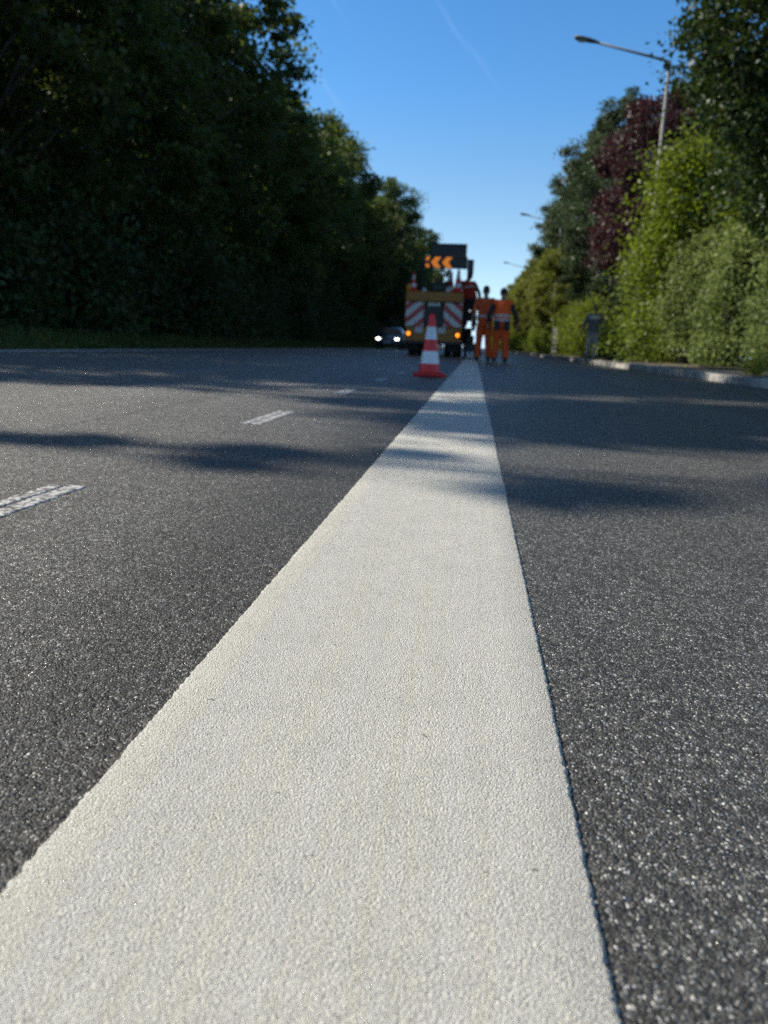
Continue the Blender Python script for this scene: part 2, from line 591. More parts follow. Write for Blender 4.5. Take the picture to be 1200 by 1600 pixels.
def paint_strip(name, x0, x1, ys, thick, rough_edge, mat, taper=0.0, parent=None):
    """A painted stripe with real thickness and ragged edges."""
    n = len(ys)
    e0 = rough_edge * (0.85 * smooth_noise(n, 1) + 0.3 * smooth_noise(n, 5))
    e1 = rough_edge * (0.85 * smooth_noise(n, 1) + 0.3 * smooth_noise(n, 5))
    xa, xb = x0 + e0, x1 + e1
    r = thick * 0.5
    us = np.linspace(0, 1, 10)
    cols = [(xa - r, np.full(n, -0.001)), (xa, np.full(n, thick * 0.72)), (xa + r, np.full(n, thick))]
    for u in us[1:-1]:
        cols.append((xa + (xb - xa) * u, thick + 0.00025 * smooth_noise(n, 6)))
    cols += [(xb - r, np.full(n, thick)), (xb, np.full(n, thick * 0.72)), (xb + r, np.full(n, -0.001))]
    m = len(cols)
    V = np.empty((n, m, 3))
    for j, (xx, zz) in enumerate(cols):
        V[:, j, 0], V[:, j, 1], V[:, j, 2] = xx, ys, zz
    idx = np.arange(n * m).reshape(n, m)
    Q = np.stack([idx[:-1, :-1], idx[:-1, 1:], idx[1:, 1:], idx[1:, :-1]], -1).reshape(-1, 4)
    return raw_mesh(name, V.reshape(-1, 3), Q, mat, parent, True)


ys = np.concatenate([np.arange(-0.5, 4.0, 0.0025), np.arange(4.0, 21.8, 0.02)])
o = paint_strip('painted_line', -0.2575, 0.094, ys, 0.004, 0.0009, M_line)
tag(o, 'broad fresh white line running up the middle of the road towards the workers', 'road marking')

dash0 = None
words = ['worn double strip white dash nearest to the camera, cut by the photo edge',
         'worn double strip white dash, second from the camera, on sunlit asphalt',
         'small worn white dash, third from the camera, just before the tree shadow']
for k in range(12):
    y0 = 0.94 + 2.005 * k
    V = []
    if k < 4:
        yy = np.arange(y0, y0 + 0.62, 0.004)
    else:
        yy = np.arange(y0, y0 + 0.62, 0.05)
    dd = paint_strip('lane_dash', -0.896, -0.868, yy, 0.0022, 0.0018, M_worn)
    d2_ = paint_strip('lane_dash', -0.857, -0.819, yy, 0.0022, 0.0018, M_worn)
    bm = bmesh.new()
    bm.from_mesh(dd.data)
    bm.from_mesh(d2_.data)
    bm.to_mesh(dd.data)
    bm.free()
    m_old = d2_.data
    bpy.data.objects.remove(d2_)
    bpy.data.meshes.remove(m_old)
    tag(dd, words[k] if k < 3 else 'faint worn white dash in the tree shadow beside the traffic cone', 'road marking', 'worn lane dashes left of the fresh line')

o = paint_strip('edge_line', -7.07, -6.92, np.arange(-6, 400, 0.25), 0.003, 0.004, paint('edge_line_paint', (0.78, 0.78, 0.78), 0.5))
tag(o, 'thin white edge line along the far left side of the road by the grass verge', 'road marking')


# ------------------------------------------------------------------ vegetation
def lobes_tree(h, r, low, n_lobes, n_leaves, leaf, mat, trunk_r, shape='round', seed=1, up_bias=0.4):
    """Trunk with limbs and a leafy crown; returns (crown mesh, trunk mesh)."""
    global rng
    rng = np.random.default_rng(seed)
    rd = random.Random(seed)
    zc, rz = (h + low) / 2, (h - low) / 2
    L = []
    for i in range(n_lobes):
        u = 1 - 2 * (i + 0.5) / n_lobes
        ph = i * 2.39996 + rd.uniform(-0.5, 0.5)
        q = math.sqrt(max(0, 1 - u * u))
        k = rd.uniform(0.5, 0.95)
        prof = 1.0
        if shape == 'column':
            prof = 0.75 + 0.35 * q
        if shape == 'cone':
            prof = 0.62 - 0.42 * u
        x, y_, z = r * q * k * prof * math.cos(ph), r * q * k * prof * math.sin(ph), zc + rz * u * (0.9 if k > 0.5 else 0.7)
        L.append((Vector((x, y_, z)), rd.uniform(0.17, 0.30) * r * (1.1 if q > 0.5 else 0.85)))
    bt = bmesh.new()
    bend = [Vector((rd.uniform(-0.2, 0.2), rd.uniform(-0.2, 0.2), 0)) for _ in range(4)]
    spine = [Vector((0, 0, -0.1)), bend[0] + Vector((0, 0, h * 0.22)), bend[1] * 1.6 + Vector((0, 0, h * 0.48)), bend[2] * 2 + Vector((0, 0, h * 0.72)), bend[3] * 2 + Vector((0, 0, h * 0.93))]
    tube(bt, spine, [trunk_r * 1.25, trunk_r, trunk_r * 0.72, trunk_r * 0.42, trunk_r * 0.1], 9)
    for p, rr in L:
        f = max(0.14, min(0.8, (p.z / h) - rd.uniform(0.12, 0.25)))
        i = min(3, int(f * 4))
        a = spine[i].lerp(spine[i + 1], f * 4 - i)
        mid = a.lerp(p, 0.5) + Vector((0, 0, rd.uniform(-0.1, 0.3)))
        tube(bt, [a, mid, p], [trunk_r * 0.3, trunk_r * 0.16, trunk_r * 0.04], 5)
    pts = []
    per = n_leaves // n_lobes
    for p, rr in L:
        nc = 9
        for _ in range(nc):                          # twigs inside a lobe
            dv = rng.normal(size=3)
            dv /= np.linalg.norm(dv)
            cc = np.array(p) + dv * rr * (0.35 + 0.65 * rng.random())
            sp = rr * rng.uniform(0.16, 0.32)
            q = np.clip(rng.normal(size=(per // nc, 3)), -2, 2) * sp * np.array([1.15, 1.15, 0.75])
            pts.append(cc + q)
    P = np.concatenate(pts)
    V, Q = leaves(P, leaf, 0.62, up_bias)
    return V, Q, bt


def make_tree(name, mat, **kw):
    root = empty(name)
    V, Q, bt = lobes_tree(mat=mat, **kw)
    raw_mesh('crown', V, Q, mat, root)
    obj('trunk', bt, M_bark, root)
    return root


def shrub_mesh(h, r, n, leaf, seed, stems=7, column=False):
    global rng
    rng = np.random.default_rng(seed)
    rd = random.Random(seed)
    pts = []
    bt = bmesh.new()
    nc = 70
    for i in range(nc):
        z = h * (0.06 + 0.9 * rd.random() ** 0.85)
        rr = r * (0.95 - 0.55 * (z / h) ** 2) * math.sqrt(rd.random()) * 0.95
        a = rd.uniform(0, 6.283)
        c = np.array([rr * math.cos(a), rr * math.sin(a), z])
        s = r * rd.uniform(0.12, 0.25)
        pts.append(c + rng.normal(size=(n // nc, 3)) * s * np.array([1, 1, 1.1]))
    for i in range(stems):
        a = i * 6.283 / stems + rd.uniform(-.3, .3)
        p0 = Vector((0.12 * r * math.cos(a), 0.12 * r * math.sin(a), -0.05))
        p1 = Vector((0.3 * r * math.cos(a), 0.3 * r * math.sin(a), h * 0.45))
        p2 = Vector((0.55 * r * math.cos(a), 0.55 * r * math.sin(a), h * rd.uniform(0.75, 1.02)))
        tube(bt, [p0, p1, p2], [0.03 * h ** 0.5, 0.02 * h ** 0.5, 0.004], 5)
    P = np.concatenate(pts)
    P[:, 2] = np.abs(P[:, 2] - 0.03) + 0.03
    V, Q = leaves(P, leaf, 0.6, 0.3)
    return V, Q, bt


def make_shrub(name, mat, h, r, n, leaf, seed):
    root = empty(name)
    V, Q, bt = shrub_mesh(h, r, n, leaf, seed)
    raw_mesh('foliage', V, Q, mat, root)
    obj('stem', bt, M_bark, root)
    return root


def place(o, x, y, z=0.0, s=1.0, rz=None, sz=None):
    o.location = (x, y, z)
    o.rotation_euler = (0, 0, random.uniform(0, 6.283) if rz is None else rz)
    o.scale = (s, s, sz or s)
    return o


def use(protos, used, k):
    if k not in used:
        used.add(k)
        return protos[k]
    return copy_tree(protos[k])


wood = [make_tree('woodland_tree', M_wood_leaf, h=16.0, r=4.8, low=2.4, n_lobes=42, n_leaves=34000, leaf=0.23, trunk_r=0.24, seed=s) for s in (21, 22, 23, 24)]
used = set()
row1 = []
y = 12.5
i = 0
while y < 150:
    row1.append((-12.6 + random.uniform(-0.9, 0.5), y))
    y += random.uniform(5.0, 6.6)
while y < 460:
    row1.append((-12.0 + random.uniform(-0.6, 0.6), y))
    y += random.uniform(9, 13)
for i, (x, y) in enumerate(row1):
    k = (1.12 if y > 52 else 1.0) * random.choice((0.86, 1.0, 1.07))
    t = place(use(wood, used, i % 4), x, y, 0, k * random.uniform(0.86, 1.06), sz=k * random.uniform(0.86, 1.03))
    tag(t, 'tall dark leafy tree in the front row of the wood along the left verge', 'tree', 'trees in the front row of the wood')
y = 12.5
while y < 150:
    t = place(use(wood, used, random.randrange(4)), -18.2 + random.uniform(-1.0, 1.0), y, 0, random.uniform(1.08, 1.2))
    tag(t, 'tall dark tree deeper inside the wood behind the front row', 'tree', 'trees deeper inside the wood')
    y += random.uniform(6, 8)
y = 24
while y < 150:
    t = place(use(wood, used, random.randrange(4)), -27 + random.uniform(-2, 2), y, 0, random.uniform(1.05, 1.25))
    tag(t, 'tall dark tree deeper inside the wood behind the front row', 'tree', 'trees deeper inside the wood')
    y += random.uniform(13, 17)
t = make_tree('slender_tree', M_wood_leaf, h=15.5, r=0.42, low=8.2, n_lobes=24, n_leaves=3800, leaf=0.16, trunk_r=0.05, shape='column', seed=31)
place(t, -11.6, 4.1)
tag(t, 'very slender young tree at the near end of the wood by the left verge', 'tree')
t = make_tree('young_tree', M_wood_leaf, h=15.0, r=2.1, low=9.4, n_lobes=36, n_leaves=40000, leaf=0.16, trunk_r=0.06, seed=32)
place(t, -10.9, 6.4)
tag(t, 'young bare trunked tree with a small high crown at the wood end', 'tree')
t = make_tree('pale_tree', M_far_leaf, h=18.0, r=4.2, low=3.0, n_lobes=46, n_leaves=30000, leaf=0.22, trunk_r=0.2, seed=33)
place(t, -9.4, 88)
tag(t, 'lighter green tree leaning out of the wood above the truck', 'tree')
t = copy_tree(t)
place(t, -8.6, 128, s=1.02)
tag(t, 'small pale far tree behind the lit arrow sign', 'tree')

bushes = [make_shrub('woodland_bush', M_under, 2.6, 1.7, 7000, 0.15, s) for s in (41, 42, 43)]
used = set()
y, i = 13.0, 0
while y < 120:
    t = place(use(bushes, used, i % 3), -10.4 + random.uniform(-0.8, 0.5), y, -0.02, random.uniform(0.7, 1.25))
    tag(t, 'dark leafy bush at the foot of the wood beside the left verge', 'bush', 'bushes at the edge of the wood')
    y += random.uniform(2.2, 4.2)
    i += 1
y = 14.0
while y < 120:
    t = place(use(bushes, used, i % 3), -14.5 + random.uniform(-1, 1), y, -0.02, random.uniform(1.2, 1.9))
    tag(t, 'big dark bush under the trees inside the wood', 'bush', 'bushes inside the wood')
    y += random.uniform(3.2, 5.0)
    i += 1

# grass of the left verge
rng = np.random.default_rng(5)
n = 60000
yy = 8 + 110 * rng.random(n) ** 1.6
xx = -7.55 - 2.6 * rng.random(n)
hh = (0.10 + 0.30 * rng.random(n)) * (0.6 + 0.5 * np.sin(yy * 0.9 + 2 * np.sin(xx)) ** 2) * np.clip((-7.4 - xx) / 0.8, 0.35, 1)
lean = rng.normal(size=(n, 2)) * 0.3 * hh[:, None]
ang = rng.random(n) * 6.283
w = 0.012 + 0.012 * rng.random(n)
dx, dy = np.cos(ang) * w, np.sin(ang) * w
V = np.empty((n, 4, 3))
V[:, 0] = np.stack([xx - dx, yy - dy, np.zeros(n) - .01], 1)
V[:, 1] = np.stack([xx + dx, yy + dy, np.zeros(n) - .01], 1)
V[:, 2] = np.stack([xx + lean[:, 0] + dx * .2, yy + lean[:, 1] + dy * .2, hh], 1)
V[:, 3] = np.stack([xx + lean[:, 0] - dx * .2, yy + lean[:, 1] - dy * .2, hh], 1)
g = raw_mesh('grass', V.reshape(-1, 3), np.arange(n * 4).reshape(n, 4), M_grass)
tag(g, 'rough green grass of the verge below the wood', 'grass', kind='stuff')

# right side: trees and shrubs behind the pavement
t = make_tree('hornbeam_tree', M_hornbeam, h=12.8, r=3.5, low=2.3, n_lobes=170, n_leaves=140000, leaf=0.128, trunk_r=0.2, seed=51, up_bias=0.8)
place(t, 7.05, 17.2, 0.1, rz=2.2)
tag(t, 'dark hornbeam tree leaning over the nearest street lamp at the right edge', 'tree')
t = make_tree('tall_tree', M_tower_leaf, h=14.4, r=3.2, low=0.8, n_lobes=60, n_leaves=60000, leaf=0.15, trunk_r=0.18, shape='column', seed=52)
place(t, 7.5, 47.0, 0.1)
# upright shoots on its top
cr = [c for c in t.children if c.name.startswith('trunk')][0]
tag(t, 'tall dense grey green tree with upright shoots behind the purple tree', 'tree')
t2 = copy_tree(t)
place(t2, 10.5, 42.0, 0.1, 0.98, sz=1.0)
tag(t2, 'tall grey green tree partly hidden behind the purple crown', 'tree')
for y, s, lab in ((55.0, 1.06, 'tall grey green tree left of the purple tree, highest in its row'),
                  (63.5, 1.04, 'tall grey green tree whose crown edges the open sky above the second lamp'),
                  (72.0, 1.0, 'tall grey green tree at the far end of its row behind the second lamp')):
    t2 = copy_tree(t)
    place(t2, 7.9, y, 0.1, s)
    tag(t2, lab, 'tree')
t = make_tree('plum_tree', M_plum, h=9.2, r=2.3, low=2.2, n_lobes=44, n_leaves=36000, leaf=0.12, trunk_r=0.13, seed=53)
place(t, 6.2, 31.0, 0.1, 1.04)
tag(t, 'purple leaved plum tree standing between the green trees', 'tree')

lime = [make_shrub('bright_shrub', M_lime, 6.0, 2.1, 26000, 0.13, s) for s in (61, 62)]
used = set()
for i, (x, y, s, lab) in enumerate([(5.95, 23.4, 1.0, 'bright yellow green shrub in front of the purple tree'),
                                    (7.2, 20.4, 0.80, 'bright green sunlit shrub below the dark hornbeam'),
                                    (7.6, 27.5, 0.98, 'yellow green shrub behind the street lamp pole')]):
    tag(place(use(lime, used, i % 2), x, y, 0.1, s), lab, 'shrub', 'yellow green shrubs on the right')
grey = [make_shrub('hedge_shrub', M_grey, 3.7, 1.05, 13000, 0.10, s) for s in (71, 72, 73)]
used = set()
for i, (x, y, s, lab) in enumerate([(5.35, 26.6, 0.97, 'grey green hedge shrub just right of the pedestrian'),
                                    (5.45, 24.2, 0.95, 'grey green hedge shrub, second to the right of the pedestrian'),
                                    (5.6, 21.7, 0.90, 'sunlit grey green hedge shrub below the yellow green shrub'),
                                    (5.9, 19.0, 0.86, 'grey green hedge shrub below the hornbeam crown'),
                                    (6.3, 16.9, 0.85, 'shaded grey green hedge shrub at the right photo edge')]):
    tag(place(use(grey, used, i % 3), x, y, 0.1, s), lab, 'shrub', 'grey green hedge shrubs behind the pavement')
dark = [make_shrub('dark_shrub', M_hornbeam, 4.6, 1.7, 16000, 0.13, s) for s in (81, 82)]
used = set()
for i, (x, y, s, lab) in enumerate([(6.6, 30.0, 0.95, 'dark green shrub in the gap behind the pedestrian'),
                                    (7.2, 34.5, 1.05, 'dark green shrub under the purple tree'),
                                    (7.9, 17.6, 0.9, 'dark shrub under the hornbeam at the right photo edge')]):
    tag(place(use(dark, used, i % 2), x, y, 0.1, s), lab, 'shrub', 'dark shrubs behind the pavement')
rowt = [make_tree('roadside_tree', M_olive, h=11.0, r=2.9, low=2.0, n_lobes=40, n_leaves=30000, leaf=0.18, trunk_r=0.16, seed=s) for s in (91, 92)]
used = set()
for y, s, lab in ((51.0, 0.60, 'yellow green small tree hiding the pole of the second lamp'), (79.5, 0.62, 'yellow green small tree hiding the pole of the farthest lamp')):
    t = copy_tree(rowt[1])
    place(t, 5.05, y, 0.1, s)
    tag(t, lab, 'tree')
for y, s, lab in ((58.0, 0.70, 'yellowish small tree in front of the tall grey green trees'), (67.0, 0.78, 'yellowish small tree, second in front of the tall grey green trees')):
    t = copy_tree(rowt[0])
    place(t, 5.9, y, 0.1, s)
    tag(t, lab, 'tree')
y, i = 78.0, 0
while y < 300:
    t = place(use(rowt, used, i % 2), 7.2 + random.uniform(-0.4, 0.4), y, 0.1, random.uniform(0.92, 1.08))
    tag(t, 'olive green roadside tree in the far row on the right', 'tree', 'olive green trees in the far right row')
    y += random.uniform(5, 7) if y < 150 else random.uniform(9, 14)
    i += 1
hs = [make_shrub('low_hedge_bush', M_lime, 2.3, 1.2, 8000, 0.12, s) for s in (95, 96)]
used = set()
y, i = 36.0, 0
while y < 330:
    if not (45.5 < y < 50.0):
        t = place(use(hs, used, i % 2), 5.55 + random.uniform(-0.25, 0.25) + min(1.0, y / 200), y, 0.1, random.uniform(0.8, 1.15) * (1.0 if y < 90 else 1.5))
        tag(t, 'low green hedge bush between the far roadside trunks on the right', 'bush', 'low hedge bushes in the far right row')
    y += random.uniform(1.9, 2.6) if y < 90 else random.uniform(3.5, 5.0)
    i += 1
# weeds on the kerb
weed = make_shrub('kerb_weed', M_lime, 0.42, 0.5, 900, 0.07, 97)
place(weed, 5.2, 22.3, 0.12, 1.2)
tag(weed, 'bright green weed patch at the hedge foot beside the pavement', 'weed')
w2 = copy_tree(weed)
place(w2, 4.0, 11.6, 0.10, 0.5)
tag(w2, 'small green weed tuft growing on the kerb at the right photo edge', 'weed')


# ------------------------------------------------------------------ street lamps
M_galv = paint('galvanised_steel', (0.17, 0.178, 0.18), 0.6, 0.2)
M_lampgrey = paint('lamp_housing_grey', (0.16, 0.165, 0.16), 0.5)
M_lens = paint('lamp_lens', (0.55, 0.55, 0.52), 0.2)


def street_lamp():
    root = empty('street_lamp')
    bm = bmesh.new()
    tube(bm, [(0, 0, -0.05), (0, 0, 1.2), (0, 0, 1.25), (0, 0, 8.30)], [0.09, 0.09, 0.075, 0.05], 12)
    obj('pole', bm, M_galv, root)
    bm = bmesh.new()
    tube(bm, [(0.02, 0, 8.20), (-0.03, 0, 8.36), (-0.25, 0, 8.43), (-2.1, 0, 8.86)], [0.045, 0.045, 0.038, 0.032], 10)
    obj('arm', bm, M_galv, root)
    bm = bmesh.new()
    prof = [(-2.0, 0.04, 0.035), (-2.1, 0.075, 0.06), (-2.28, 0.13, 0.075), (-2.5, 0.15, 0.075), (-2.66, 0.12, 0.06), (-2.72, 0.05, 0.03)]
    rings = []
    for (x, hw, hz) in prof:
        z = 8.86 + (-2.1 - x) * 0.20
        rings.append([bm.verts.new((x, hw * math.cos(a), z + hz * (math.sin(a) if math.sin(a) > 0 else 0.45 * math.sin(a)))) for a in [k * 2 * math.pi / 14 for k in range(14)]])
    for a, b in zip(rings, rings[1:]):
        for k in range(14):
            bm.faces.new((a[k], a[(k + 1) % 14], b[(k + 1) % 14], b[k]))
    bm.faces.new(rings[0])
    bm.faces.new(rings[-1][::-1])
    head = obj('lamp_head', bm, M_lampgrey, root)
    bm = bmesh.new()
    ball(bm, (-2.45, 0, 8.90), (0.19, 0.10, 0.035), 14)
    obj('lens', bm, M_lens, head)
    return root


lamp = street_lamp()
for i, (y, lab) in enumerate([(24.7, 'grey street lamp with long arm beside the dark hornbeam, nearest lamp'),
                              (54.2, 'second street lamp reaching out of the tall trees on the right'),
                              (83.7, 'farthest visible street lamp, small above the workers')]):
    t = lamp if i == 0 else copy_tree(lamp)
    t.location = (4.98 + (0.15 if y > 30 else 0.0), y, 0.1)
    tag(t, lab, 'street lamp', 'street lamps along the right pavement')


# ------------------------------------------------------------------ traffic cones
def cone_material():
    t = NT('cone_bands')
    s = t.node('ShaderNodeSeparateXYZ', {0: t.pos()})
    z = s.outputs[2]
    a = t.math('MULTIPLY', t.math('GREATER_THAN', z, 0.155), t.math('LESS_THAN', z, 0.30))
    b = t.math('MULTIPLY', t.math('GREATER_THAN', z, 0.435), t.math('LESS_THAN', z, 0.58))
    m = t.math('ADD', a, b, clamp=True)
    dirt = t.noise(t.pos(), 9.0, 5.0, 0.65)[0]
    c = t.mix(m, (0.70, 0.012, 0.010), (0.70, 0.70, 0.73))
    c = t.mix(t.map(dirt, 0.45, 0.85, 0, 0.45), c, (0.10, 0.07, 0.06))
    return t.done(t.bsdf(Base_Color=c, Roughness=0.45).outputs[0])


M_cone = cone_material()
M_conebase = paint('cone_base_red', (0.52, 0.016, 0.014), 0.6, var=0.3, scale=14)


def traffic_cone():
    root = empty('traffic_cone')
    bm = bmesh.new()
    lathe(bm, [(0.135, 0.045), (0.125, 0.07), (0.112, 0.155), (0.0905, 0.30), (0.071, 0.435), (0.052, 0.58), (0.034, 0.705), (0.030, 0.722), (0.022, 0.726)], 32)
    obj('cone_body', bm, M_cone, root)
    bm = bmesh.new()
    box(bm, (-0.185, -0.185, 0.006), (0.185, 0.185, 0.048), 0.016, 3)
    for sx in (-1, 1):
        for sy in (-1, 1):
            box(bm, (sx * 0.15 - 0.03, sy * 0.15 - 0.03, 0.0), (sx * 0.15 + 0.03, sy * 0.15 + 0.03, 0.012))
    obj('cone_base', bm, M_conebase, root)
    return root


cone = traffic_cone()
cone.location = (-0.475, 8.6, 0)
cone.scale = (0.94, 0.94, 0.92)
cone.rotation_euler = (0, 0, R(7))
tag(cone, 'red and white traffic cone standing on the road beside the line', 'traffic cone')

# ------------------------------------------------------------------ road works truck
TX, TY, TROT = -1.37, 25.8, 0.0
M_amber = paint('amber_paint', (0.38, 0.155, 0.008), 0.45, var=0.25)
M_black = paint('black_paint', (0.012, 0.012, 0.013), 0.45)
M_rubber = paint('tyre_rubber', (0.02, 0.02, 0.021), 0.85)
M_dsteel = paint('dark_steel', (0.06, 0.062, 0.066), 0.5, 0.6)
M_white = paint('white_plate', (0.62, 0.62, 0.63), 0.45)
M_glass = paint('dark_glass', (0.015, 0.018, 0.02), 0.06)
M_led = glow('lit_amber_led', (1.0, 0.28, 0.012), 0.42)
M_indic = glow('lit_amber_lamp', (1.0, 0.24, 0.018), 1.9)
M_strL = stripe_material('warning_stripes_rising', 1)
M_strR = stripe_material('warning_stripes_falling', -1)

truck = empty('road_marking_truck', (TX, TY, 0), TROT)
truck.scale = (0.955, 1.0, 0.93)
tag(truck, 'amber road marking truck with striped tail and lit arrow sign board', 'truck')


def tbox(name, lo, hi, mat, bevel=0.01, parent=truck):
    bm = bmesh.new()
    box(bm, lo, hi, bevel)
    return obj(name, bm, mat, parent, smooth=False)


tbox('chassis', (-0.45, 0.15, 0.45), (0.45, 6.2, 0.68), M_dsteel)
bm = bmesh.new()
box(bm, (-0.97, 0.10, 0.95), (0.97, 4.3, 1.06), 0.01)
for sx in (-0.97, 0.93):
    box(bm, (sx, 0.10, 1.063), (sx + 0.04, 4.3, 1.75), 0.008)
obj('load_bed', bm, M_amber, truck, False)
tbox('tail_beam', (-0.985, -0.06, 1.86), (0.985, 0.34, 2.20), M_amber, 0.03)
tbox('lower_tail', (-0.96, 0.0, 0.52), (0.96, 0.095, 0.97), M_amber, 0.02)
l = tbox('striped_board', (-0.31, -0.02, -0.40), (0.31, 0.02, 0.42), M_strL, 0.006)
l.location = (-0.66, 0.02, 1.43)
l['label'] = 'striped board with stripes rising to the right'
r_ = tbox('striped_board', (-0.31, -0.02, -0.40), (0.31, 0.02, 0.42), M_strR, 0.006)
r_.location = (0.64, 0.02, 1.43)
r_['label'] = 'striped board with stripes falling to the right'
tbox('tail_hatch', (-0.34, 0.0, 1.02), (0.32, 0.09, 1.70), M_black)
tbox('top_plate', (-0.22, -0.012, 1.715), (0.20, 0.05, 1.845), M_white, 0.004)
for x in (-0.62, 0.16):
    tbox('tail_plate', (x, -0.03, 0.80), (x + 0.26, -0.003, 1.0), M_white, 0.004)
for sx in (-1, 1):
    hs_ = tbox('tail_lamp', (sx * 0.84 - 0.10, -0.06, 0.66), (sx * 0.84 + 0.10, -0.003, 0.86), M_black, 0.02)
    bm = bmesh.new()
    ball(bm, (sx * 0.84, -0.065, 0.76), (0.068, 0.025, 0.068), 18)
    obj('lamp_lens', bm, M_indic, hs_)
    bm = bmesh.new()
    box(bm, (sx * 0.72 - 0.22, 0.2, 0.18), (sx * 0.72 + 0.22, 0.23, 0.5), 0.006)
    obj('mudflap', bm, M_rubber, truck, False)


def wheel(x, y, rad=0.40, wid=0.24, parent=truck):
    bm = bmesh.new()
    prof = [(rad - 0.13, -wid / 2), (rad - 0.02, -wid / 2), (rad, -wid / 2 + 0.03), (rad, wid / 2 - 0.03), (rad - 0.02, wid / 2), (rad - 0.13, wid / 2)]
    lathe(bm, prof, 30)
    bmesh.ops.rotate(bm, cent=(0, 0, 0), matrix=Matrix.Rotation(math.pi / 2, 3, 'Y'), verts=bm.verts)
    bmesh.ops.translate(bm, vec=(x, y, rad), verts=bm.verts)
    w = obj('wheel', bm, M_rubber, parent)
    bm = bmesh.new()
    lathe(bm, [(0.05, -wid / 2 - 0.02), (rad - 0.14, -wid / 2 - 0.008), (rad - 0.131, wid / 2 + 0.008), (0.05, wid / 2 + 0.02)], 24)
    bmesh.ops.rotate(bm, cent=(0, 0, 0), matrix=Matrix.Rotation(math.pi / 2, 3, 'Y'), verts=bm.verts)
    bmesh.ops.translate(bm, vec=(x, y, rad), verts=bm.verts)
    obj('rim', bm, M_dsteel, w)


for sx in (-1, 1):
    wheel(sx * 0.78, 1.1)
    wheel(sx * 0.50, 1.1)
    wheel(sx * 0.80, 5.2)
# cab
bm = bmesh.new()
prism(bm, [(4.45, 0.5), (4.45, 2.25), (4.75, 2.36), (5.5, 2.34), (6.15, 1.5), (6.35, 1.35), (6.4, 0.5)], 'x', -0.95, 0.95)
bmesh.ops.bevel(bm, geom=[e for e in bm.edges], offset=0.05, segments=2, affect='EDGES')
cab = obj('cab', bm, M_amber, truck, False)
tbox('rear_window', (-0.6, 4.432, 1.5), (0.6, 4.445, 2.1), M_glass, 0.003, cab)
for sx in (-1, 1):
    tbox('side_window', (sx * 0.953 - 0.004, 4.8, 1.5), (sx * 0.953 + 0.004, 5.6, 2.15), M_glass, 0.002, cab)
    tbox('mirror', (sx * 1.12 - 0.1, 5.85, 1.45), (sx * 1.12 + 0.1, 5.93, 1.85), M_black, 0.02, cab)
# equipment on the bed
bm = bmesh.new()
box(bm, (-0.33, 1.0, 1.06), (0.34, 2.0, 2.28), 0.03)
box(bm, (-0.20, 1.05, 2.282), (0.36, 1.7, 2.62), 0.05, 3)
tube(bm, [(-0.1, 1.3, 2.6), (-0.1, 1.3, 2.72), (0.15, 1.3, 2.72), (0.15, 1.3, 2.6)], 0.02, 8)
box(bm, (0.40, 0.5, 1.06), (0.90, 1.0, 1.98), 0.02)
obj('engine_unit', bm, M_black, truck, False)
for x, hz in ((-0.42, 2.36), (0.42, 2.40)):
    bm = bmesh.new()
    tube(bm, [(x, 0.6, 1.05), (x, 0.6, hz)], 0.09, 16)
    obj('paint_drum', bm, M_white, truck)
# sign: masts, upper board, wide lit board
for x in (-0.52, 0.38, 0.46):
    bm = bmesh.new()
    rr = 0.055 if x < 0 else 0.02
    tube(bm, [(x, 0.55, 1.06), (x, 0.55, 3.25)], rr, 10)
    obj('mast', bm, M_black, truck)
board = tbox('arrow_board', (-0.45, 0.40, 3.03), (1.02, 0.48, 3.44), M_black, 0.01)
up_b = tbox('upper_board', (-0.22, 0.36, 3.443), (0.98, 0.44, 3.86), M_black, 0.01)
side = tbox('side_board', (1.025, 0.44, 2.86), (1.24, 0.50, 3.36), M_dsteel, 0.01)


def chevron(cx, w, hgt, z0, bars, skip=()):
    """A chevron pointing left, drawn in rows of lit dots."""
    bm = bmesh.new()
    for k in range(bars):
        if k in skip:
            continue
        v = (k + 0.5) / bars
        off = abs(v - 0.5) * 2
        x = cx - w * 0.5 + off * w * 0.42
        zz = z0 + hgt * v
        n_d = 6
        step = w * 0.62 / n_d
        for q in range(n_d):
            xx = x + step * (q + 0.5)
            box(bm, (xx - step * 0.42, 0.385, zz - hgt / bars * 0.42), (xx + step * 0.42, 0.399, zz + hgt / bars * 0.42))
    return obj('lit_arrow', bm, M_led, board, False)


chevron(-0.35, 0.18, 0.36, 3.05, 9, (3, 4, 5))
chevron(-0.05, 0.34, 0.36, 3.05, 9)
chevron(0.33, 0.34, 0.36, 3.05, 9)
bm = bmesh.new()
lathe(bm, [(0.08, 2.20), (0.10, 2.24), (0.10, 2.36), (0.06, 2.43), (0.02, 2.44)], 16, (-0.90, 0.14, 0))
obj('beacon', bm, paint('amber_beacon', (0.75, 0.30, 0.01), 0.2), truck)
tbox('side_locker', (0.985, 2.25, 0.45), (1.30, 3.6, 1.0), M_black, 0.02)
bm = bmesh.new()
for k in range(5):
    x = -0.8 + k * 0.36
    tube(bm, [(x, -0.075, 1.9), (x + 0.1, -0.085, 1.80 + 0.03 * (k % 2)), (x + 0.24, -0.075, 1.9)], 0.011, 6)
obj('cable', bm, M_black, truck)
for x in (-0.30, 0.285):
    for z in (1.12, 1.55):
        tbox('hinge', (x, -0.012, z), (x + 0.02, 0.012, z + 0.1), M_dsteel, 0.003)
tbox('bumper_bar', (-0.98, -0.04, 0.44), (0.98, 0.05, 0.515), M_dsteel, 0.01)
